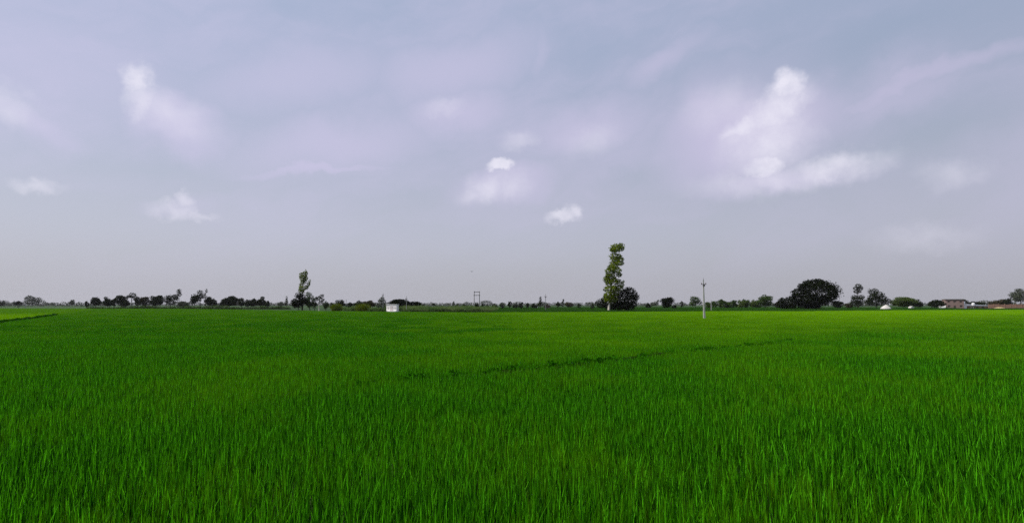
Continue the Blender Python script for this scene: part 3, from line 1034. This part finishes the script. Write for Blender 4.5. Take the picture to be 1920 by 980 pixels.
tree('round_tree', 1755, 560, 29, 312, 'low round dark tree standing before the brick house', 'dark', 146, n=13, clear=0.03)
tree('grey_tree', 1811, 558, 9, 420, 'small dark tree top showing past the brick house roof', 'dark', 147, n=8, clear=0.1)
tree('hedge_tree', 1829, 563, 28, 420, 'flat dark tree behind the two white tanks', 'dark', 148, n=10, clear=0.05)
tree('hedge_tree', 1872, 559, 30, 410, 'long low grey brown tree behind the red brick wall', 'brownish', 149, n=11, clear=0.05)
tree('round_tree', 1890, 556, 14, 405, 'small dark tree over the red brick wall', 'dark', 150, n=8, clear=0.08)
tree('feathery_tree', 1914, 539, 34, 395, 'tall feathery grey tree standing over the end of the brick wall', 'grey', 151, n=14, clear=0.2, dens=0.6)


# --- reed clumps
def reed(px, wpx, top, depth, label, seed):
    p = at(px, HORIZON, depth)
    k = depth / FPX
    h = at(px, top, depth).z
    g = np.random.default_rng(seed)
    root = empty('reed_clump', (p.x, p.y, 0))
    for j in range(3):
        V, F = blades(25, 12, wpx * k * 0.55, h * 0.6, h * 1.02, 0.09, (0.05, 0), 0.5, seed + j, nseg=3, base=0.25)
        V = V + np.array([g.uniform(-.25, .25) * wpx * k, 0, 0])
        obj('leaf_tuft', mesh_np('leaf_tuft', V, F, M['reed']), root)
    tag(root, label, 'reeds')


reed(630, 14, 567.5, 206, 'small clump of yellow green reeds at the field edge', 400)
reed(677, 24, 567, 204, 'big wide clump of yellow green reeds at the field edge', 410)

# --- undergrowth below the far row, and the far-off woods


def leafy_band(name, spans, label, cat, mat, seed, leaf):
    g = np.random.default_rng(seed)
    L = []
    for (x0, x1, d0, d1, h0, h1, n) in spans:
        for i in range(n):
            d = g.uniform(d0, d1)
            p = at(x0 + (x1 - x0) * (i + g.random()) / n, HORIZON, d)
            h = g.uniform(h0, h1) * (1.6 if g.random() < 0.08 else 1)
            r = h * g.uniform(0.6, 1.5)
            L.append(((p.x, p.y, h * 0.45), (r, r, h * 0.55)))
    V, F = leaf_cloud(L, leaf, 0.8, g)
    V[:, 2] = np.maximum(V[:, 2], 0.02)
    o = obj(name, mesh_np(name, V, F, M[mat]))
    tag(o, label, cat, kind='stuff')


leafy_band('undergrowth', [(165, 545, 338, 344, 0.8, 1.7, 150)], 'low dark weeds growing along under the far row of trees', 'weeds', 'mid', 500, 0.5)
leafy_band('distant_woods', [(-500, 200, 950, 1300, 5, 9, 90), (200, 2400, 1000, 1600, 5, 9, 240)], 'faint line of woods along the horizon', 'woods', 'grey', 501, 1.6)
leafy_band('field_weeds', [(690, 722, 199, 204, 0.5, 1.1, 12), (752, 930, 199, 204, 0.5, 1.1, 46), (1090, 1210, 193, 197, 0.4, 0.9, 34), (1450, 1600, 250, 256, 0.4, 0.9, 30)],
           'rough weeds along the edge of the rice below the trees', 'weeds', 'mid', 502, 0.3)

gw = np.random.default_rng(520)
for line, hi, step, r, lf, lab in ((BUNDS[0], 0.33, 0.36, 0.21, 0.085, 'weeds coloured dark as shade over the bund crossing the middle of the rice'),
                              (BUNDS[1], 0.48, 0.7, 0.30, 0.18, 'weeds coloured dark as shade over the bund at the paler rice plot')):
    L = []
    for (a, b) in zip(line[:-1], line[1:]):
        a, b = Vector(a), Vector(b)
        for q in range(int((b - a).length / step)):
            c = a.lerp(b, (q + gw.random()) / ((b - a).length / step))
            rr = r * gw.uniform(0.5, 1.25)
            L.append(((c.x + gw.normal(0, 0.16), c.y + gw.normal(0, 0.16), hi + gw.normal(0, 0.05)), (rr * 1.3, rr * 1.3, rr * 0.5)))
    V, F = leaf_cloud(L, lf, 1.0, gw)
    tag(obj('bund_weeds', mesh_np('bund_weeds', V, F, M['weed'])), lab, 'weeds', kind='stuff')

# ------------------------------------------------------------------ buildings


def place(name, px, depth, label, cat, rz=0.0, group=None):
    p = at(px, HORIZON, depth)
    o = empty(name, (p.x, p.y, 0), rz)
    tag(o, label, cat, group)
    return o


# white pump hut
k = 214 / FPX
hut = place('pump_hut', 734, 206, 'small white flat roofed pump hut at the field edge', 'hut', R(-20))
hw, hd, hh = 2.1, 1.5, 2.7
mb = MB().box(-hw, hw, 0, hd, 0, hh)
mb.build('wall', M['white_wall'], hut)
MB().box(-hw - 0.12, hw + 0.12, -0.15, hd + 0.12, hh + 0.003, hh + 0.16).build('roof', M['white_wall'], hut)
MB().box(-hw - 0.75, hw, -0.7, -0.01, 0, 0.48).build('plinth', M['white_wall'], hut)
dr = MB().box(-0.55, 0.65, -0.05, -0.003, 0.5, 2.25).build('shutter', M['shutter'], hut)
for i in range(6):
    MB().box(-0.53 + i * 0.195, -0.53 + i * 0.195 + 0.17, -0.085, -0.053, 0.53, 2.22).build('plank', M['shutter'], dr)
MB().box(-1.62, -1.02, -0.045, -0.003, 1.15, 1.9).build('window', M['shutter'], hut)
MB().box(1.10, 1.7, -0.045, -0.003, 1.15, 1.9).build('window', M['shutter'], hut)

# thatched hut beside the pointed tree
th = place('thatched_hut', 1026, 312, 'little hut with a dark peaked thatch roof in the fields', 'hut', R(-6))
MB().box(-1.5, 1.5, 0, 2.6, 0, 1.7).build('wall', M['old_brick'], th)
MB().prism([(-2.1, 1.55), (2.1, 1.55), (1.95, 1.75), (0.0, 3.2), (-1.95, 1.75)], -0.4, 3.0).build('roof', M['bark'], th)
MB().box(-0.4, 0.4, -0.04, -0.003, 0, 1.4).build('door', M['dark_in'], th)

# low white shed far behind the hedge
ws = place('white_shed', 1004.5, 330, 'tiny white shed glimpsed behind the low hedge', 'shed', R(5))
MB().box(-1.1, 1.1, 0, 2.2, 0, 2.0).build('wall', M['white_wall'], ws)
MB().prism([(-1.3, 2.003), (1.3, 2.003), (1.3, 2.12), (-1.3, 2.35)], -0.2, 2.4).build('roof', M['grey_concrete'], ws)

# long grey farm wall behind the tall crop
fw = place('farm_wall', 815, 275, 'long low grey wall showing over the tall crop', 'wall', R(2))
for i in range(9):
    MB().box(-13 + i * 2.9, -13 + i * 2.9 + 2.88, 0, 0.22, 0, 2.25 + 0.08 * math.sin(i * 2.3)).build('wall_panel', M['grey_concrete'], fw)

# white tarpaulin heap
hp = place('covered_heap', 1660.5, 262, 'white tarpaulin covered straw heap at the field edge', 'heap', 0)
V, F = [], []
nr, ns = 9, 22
for i in range(nr + 1):
    f = i / nr
    for j in range(ns):
        a = 2 * math.pi * j / ns
        fold = 1 + 0.05 * math.sin(a * 5 + f * 3) + random.uniform(-.025, .025)
        rr = (1 - f ** 1.7) * fold
        V.append((2.55 * rr * math.cos(a) + 0.25 * f, 2.2 * rr * math.sin(a), 2.75 * f ** 0.85 + 0.05 * math.sin(a * 3 + f * 9)))
for i in range(nr):
    for j in range(ns):
        j2 = (j + 1) % ns
        F.append((i * ns + j, i * ns + j2, (i + 1) * ns + j2, (i + 1) * ns + j))
tp_ = obj('tarpaulin', mesh_np('tarpaulin', V, F, M['tarp']), hp)
tp_.data.polygons.foreach_set('use_smooth', [True] * len(F))
MB().tube([(2.75 * math.cos(a), 2.4 * math.sin(a), 0.09) for a in np.linspace(0, 6.283, 25)], [0.16] * 25, 6).build('straw_skirt', M['straw'], hp)

# small white tent-like sheet by the light tree
sh = place('white_shelter', 1711, 300, 'small white sheet shelter beneath the light olive tree', 'shelter', R(8))
MB().prism([(-1.0, 0.9), (1.0, 0.9), (0.9, 1.55), (0.0, 1.9), (-0.9, 1.5)], 0, 1.8).build('sheet', M['tarp'], sh)
for sx in (-0.85, 0.85):
    for sy in (0.1, 1.6):
        MB().tube([(sx, sy, -0.1), (sx, sy, 0.93)], [0.05, 0.05], 6).build('post', M['bark'], sh)

# brick house with flat roof
bh = place('brick_house', 1790, 370, 'two-storey grey brown house with a flat roof slab', 'house', R(-24))
MB().box(-4.9, 4.9, 0, 8, 0, 6.1).build('wall', M['old_brick'], bh)
MB().box(-5.25, 5.25, -0.45, 8.3, 6.103, 6.4).build('roof', M['grey_concrete'], bh)
for (x, z) in ((-3.2, 4.2), (0.0, 4.2), (3.2, 4.2), (-3.2, 1.2), (3.2, 1.2)):
    wdw = MB().box(x - 0.55, x + 0.55, -0.03, -0.003, z - 0.05, z + 1.2).build('window', M['dark_in'], bh)
    MB().box(x - 0.7, x + 0.7, -0.3, -0.035, z + 1.25, z + 1.33).build('sunshade', M['grey_concrete'], wdw)
MB().box(-0.6, 0.6, -0.03, -0.003, 0, 2.2).build('door', M['dark_in'], bh)
MB().box(-8.0, -5.0, -1.2, 2, 0, 2.3).build('annexe', M['white_wall'], bh)

# white stable wall and roof right of it
ls = place('long_shed', 1833, 375, 'long low shed with a white roof beside the two-storey house', 'shed', R(3))
MB().box(-10.2, 10.2, 0, 5, 0, 1.9).build('wall', M['brick'], ls)
MB().prism([(-10.5, 1.903), (10.5, 1.903), (10.5, 2.1), (-10.5, 3.4)], -0.5, 5.4).build('roof', M['white_wall'], ls)
for i in range(5):
    MB().box(-8.6 + i * 3.8, -7.2 + i * 3.8, -0.03, -0.003, 0.0, 1.5).build('doorway', M['dark_in'], ls)
st = place('stair_room', 1808, 372, 'small white stair block at the end of the long shed', 'building', R(3))
MB().box(-1.6, 1.6, 0, 3, 0, 3.0).build('wall', M['white_wall'], st)
MB().box(-1.8, 1.8, -0.2, 3.2, 3.003, 3.15).build('roof', M['white_wall'], st)


def tank(px, depth, z0, r, h, label):
    p = at(px, HORIZON, depth)
    o = empty('water_tank', (p.x, p.y, z0))
    mb_ = MB()
    zs = [0, 0.02, h * 0.3, h * 0.33, h * 0.36, h * 0.66, h * 0.69, h * 0.72, h * 0.9, h]
    rs = [0.9, 1, 1, .95, 1, 1, .95, 1, .8, .35]
    mb_.tube([(0, 0, z) for z in zs], [r * q for q in rs], 16).build('shell', M['plastic'], o)
    mb_ = MB()
    mb_.tube([(0, 0, h), (0, 0, h + 0.12)], [r * 0.33, r * 0.3], 12).build('lid', M['plastic'], o)
    tag(o, label, 'tank')
    return o


tank(1807, 373.5, 3.16, 0.85, 1.6, 'round white water tank on the white stair block')
tk = place('tank_tower', 1825, 371, 'short concrete stand carrying a white tank before the long shed', 'stand')
for sx in (-0.8, 0.8):
    for sy in (-0.8, 0.8):
        MB().box(sx - .12, sx + .12, sy - .12, sy + .12, 0, 2.2).build('leg', M['grey_concrete'], tk)
MB().box(-1.1, 1.1, -1.1, 1.1, 2.203, 2.35).build('platform', M['grey_concrete'], tk)
tank(1825, 371, 2.36, 0.95, 1.5, 'round white water tank on the concrete stand')

bw = place('brick_wall', 1893, 345, 'long red brick boundary wall at the edge of the village', 'wall', R(-14))
for i in range(8):
    MB().box(-11 + i * 2.9, -11 + i * 2.9 + 2.6, 0, 0.3, 0, 2.9 + 0.15 * math.sin(i * 1.9)).build('wall_panel', M['brick'], bw)
    MB().box(-11 + i * 2.9 + 2.603, -11 + i * 2.9 + 2.897, -0.08, 0.38, 0, 3.15).build('pier', M['brick'], bw)
sy_ = place('straw_stack', 1874, 300, 'flat yellow straw stack before the red brick wall', 'straw')
V, F = [], []
for i in range(6):
    f = i / 5
    for j in range(20):
        a = 2 * math.pi * j / 20
        rr = (1 - 0.8 * f ** 2) * (1 + random.uniform(-.06, .06))
        V.append((4.2 * rr * math.cos(a), 2.0 * rr * math.sin(a), 1.35 * f + random.uniform(-.04, .04) * (i > 0)))
for i in range(5):
    for j in range(20):
        F.append((i * 20 + j, i * 20 + (j + 1) % 20, (i + 1) * 20 + (j + 1) % 20, (i + 1) * 20 + j))
F.append(tuple(range(100, 120)))
obj('straw_body', mesh_np('straw_body', V, F, M['straw']), sy_)

# ------------------------------------------------------------------ poles


def pole(px, depth, top, label, w0, w1, mat='concrete', arm=True, name='electric_pole'):
    p = at(px, HORIZON, depth)
    h = at(px, top, depth).z
    o = empty(name, (p.x, p.y, 0))
    V0 = MB()
    n = 6
    for i in range(1):
        V0.box(-w0 / 2, w0 / 2, -w0 * 0.4, w0 * 0.4, -0.2, h, (w0 - w1) / 2)
    V0.build('shaft', M[mat], o)
    if arm:
        MB().box(-0.42, 0.42, -w1 * 0.4 - 0.09, -w1 * 0.4 - 0.003, h - 0.85, h - 0.75).build('crossarm', M['iron'], o)
        MB().tube([(0, 0, h - 0.02), (0, 0, h + 0.32)], [0.03, 0.02], 6).build('top_pin', M['iron'], o)
        for sx in (-0.36, 0.36):
            MB().tube([(sx, -w1 * 0.4 - 0.05, h - 0.75), (sx, -w1 * 0.4 - 0.05, h - 0.66), (sx, -w1 * 0.4 - 0.05, h - 0.60), (sx, -w1 * 0.4 - 0.05, h - 0.52)],
                      [0.04, 0.075, 0.05, 0.03], 8).build('insulator', M['ceramic'], o)
        MB().box(-0.17, 0.13, -w1 * 0.4 - 0.30, -w1 * 0.4 - 0.095, h - 1.15, h - 0.86).build('junction_box', M['iron'], o)
    tag(o, label, 'pole')
    return o


pole(1320, 96, 524, 'tall whitish concrete electric pole standing in the rice', 0.34, 0.14)
pole(1333.5, 205, 563, 'short pale post beyond the tall electric pole', 0.26, 0.2, arm=False, name='concrete_post')
pole(762, 216, 556, 'thin pole just past the white hut', 0.2, 0.13, 'concrete')
pole(718, 240, 550, 'grey pole rising out of the pointed grey tree', 0.24, 0.16, 'grey_concrete')
pole(1023, 200, 552, 'thin lone pole before the thatched hut', 0.2, 0.12, 'grey_concrete')
pole(48, 420, 557, 'thin grey pole beside the hazy tree clump', 0.3, 0.2, 'grey_concrete')
pole(643 + 6, 300, 561, 'thin post showing over the low bushes by the reeds', 0.24, 0.18, 'grey_concrete', arm=False, name='concrete_post')

# double pole that carries the transformer switchgear
dp = place('double_pole', 894, 232, 'double pole frame with two crossbars standing above the crop', 'pole', R(3))
h = at(894, 545.5, 232).z
sx = 1.08
for s in (-1, 1):
    MB().tube([(s * sx, 0, -0.2), (s * sx, 0, h * 0.5), (s * sx * 0.97, 0, h)], [0.19, 0.16, 0.12], 8).build('post', M['grey_concrete'], dp)
zb = at(894, 553.5, 232).z
for z, ex in ((h - 0.42, 0.12), (zb, 0.3)):
    MB().box(-sx - ex, sx + ex, -0.24, -0.165, z - 0.1, z + 0.1).build('crossbar', M['iron'], dp)
    for q in (-0.8, 0, 0.8):
        MB().tube([(q, -0.2, z + 0.1), (q, -0.2, z + 0.2), (q, -0.2, z + 0.3)], [0.05, 0.07, 0.03], 8).build('insulator', M['ceramic'], dp)

# ------------------------------------------------------------------ bird
bp_ = at(884.5, 509, 110)
bird = empty('bird', bp_, R(70))
MB().tube([(-0.22, 0, 0.03), (-0.12, 0, 0.02), (0, 0, 0), (0.12, 0, 0.01), (0.2, 0, 0.04), (0.25, 0, 0.03)], [0.015, 0.035, 0.055, 0.05, 0.035, 0.008], 8).build('body', M['feather'], bird)
for s in (-1, 1):
    V = [(0.09, s * 0.04, 0.02), (0.10, s * 0.22, 0.10), (0.0, s * 0.45, 0.07), (-0.07, s * 0.24, 0.085), (-0.10, s * 0.04, 0.015)]
    V2 = [(x, y, z + 0.012) for x, y, z in V]
    F = [(0, 1, 2, 3, 4), (9, 8, 7, 6, 5)] + [(i, i + 5, (i + 1) % 5 + 5, (i + 1) % 5) for i in range(5)]
    obj('wing', mesh_np('wing', V + V2, F, M['feather']), bird)
tag(bird, 'tiny dark bird in flight high over the double pole', 'bird')

# ------------------------------------------------------------------ haze
mh, t = new_mat('thin_haze')
pv = t.n('ShaderNodeVolumePrincipled')
pv.inputs['Color'].default_value = (0.94, 0.94, 1.0, 1)
pv.inputs['Density'].default_value = 0.00004
pv.inputs['Anisotropy'].default_value = 0.2
oh = t.n('ShaderNodeOutputMaterial')
t.l(pv.outputs[0], oh.inputs['Volume'])
hz = MB().box(-2600, 2600, -300, 2300, -1, 32).build('haze', mh)
tag(hz, 'thin pale haze lying over the fields', None, kind='stuff')

scene.cycles.use_denoising = False
scene.cycles.max_bounces = 6
scene.cycles.diffuse_bounces = 3
scene.cycles.transmission_bounces = 3
scene.cycles.volume_bounces = 0
scene.cycles.transparent_max_bounces = 4
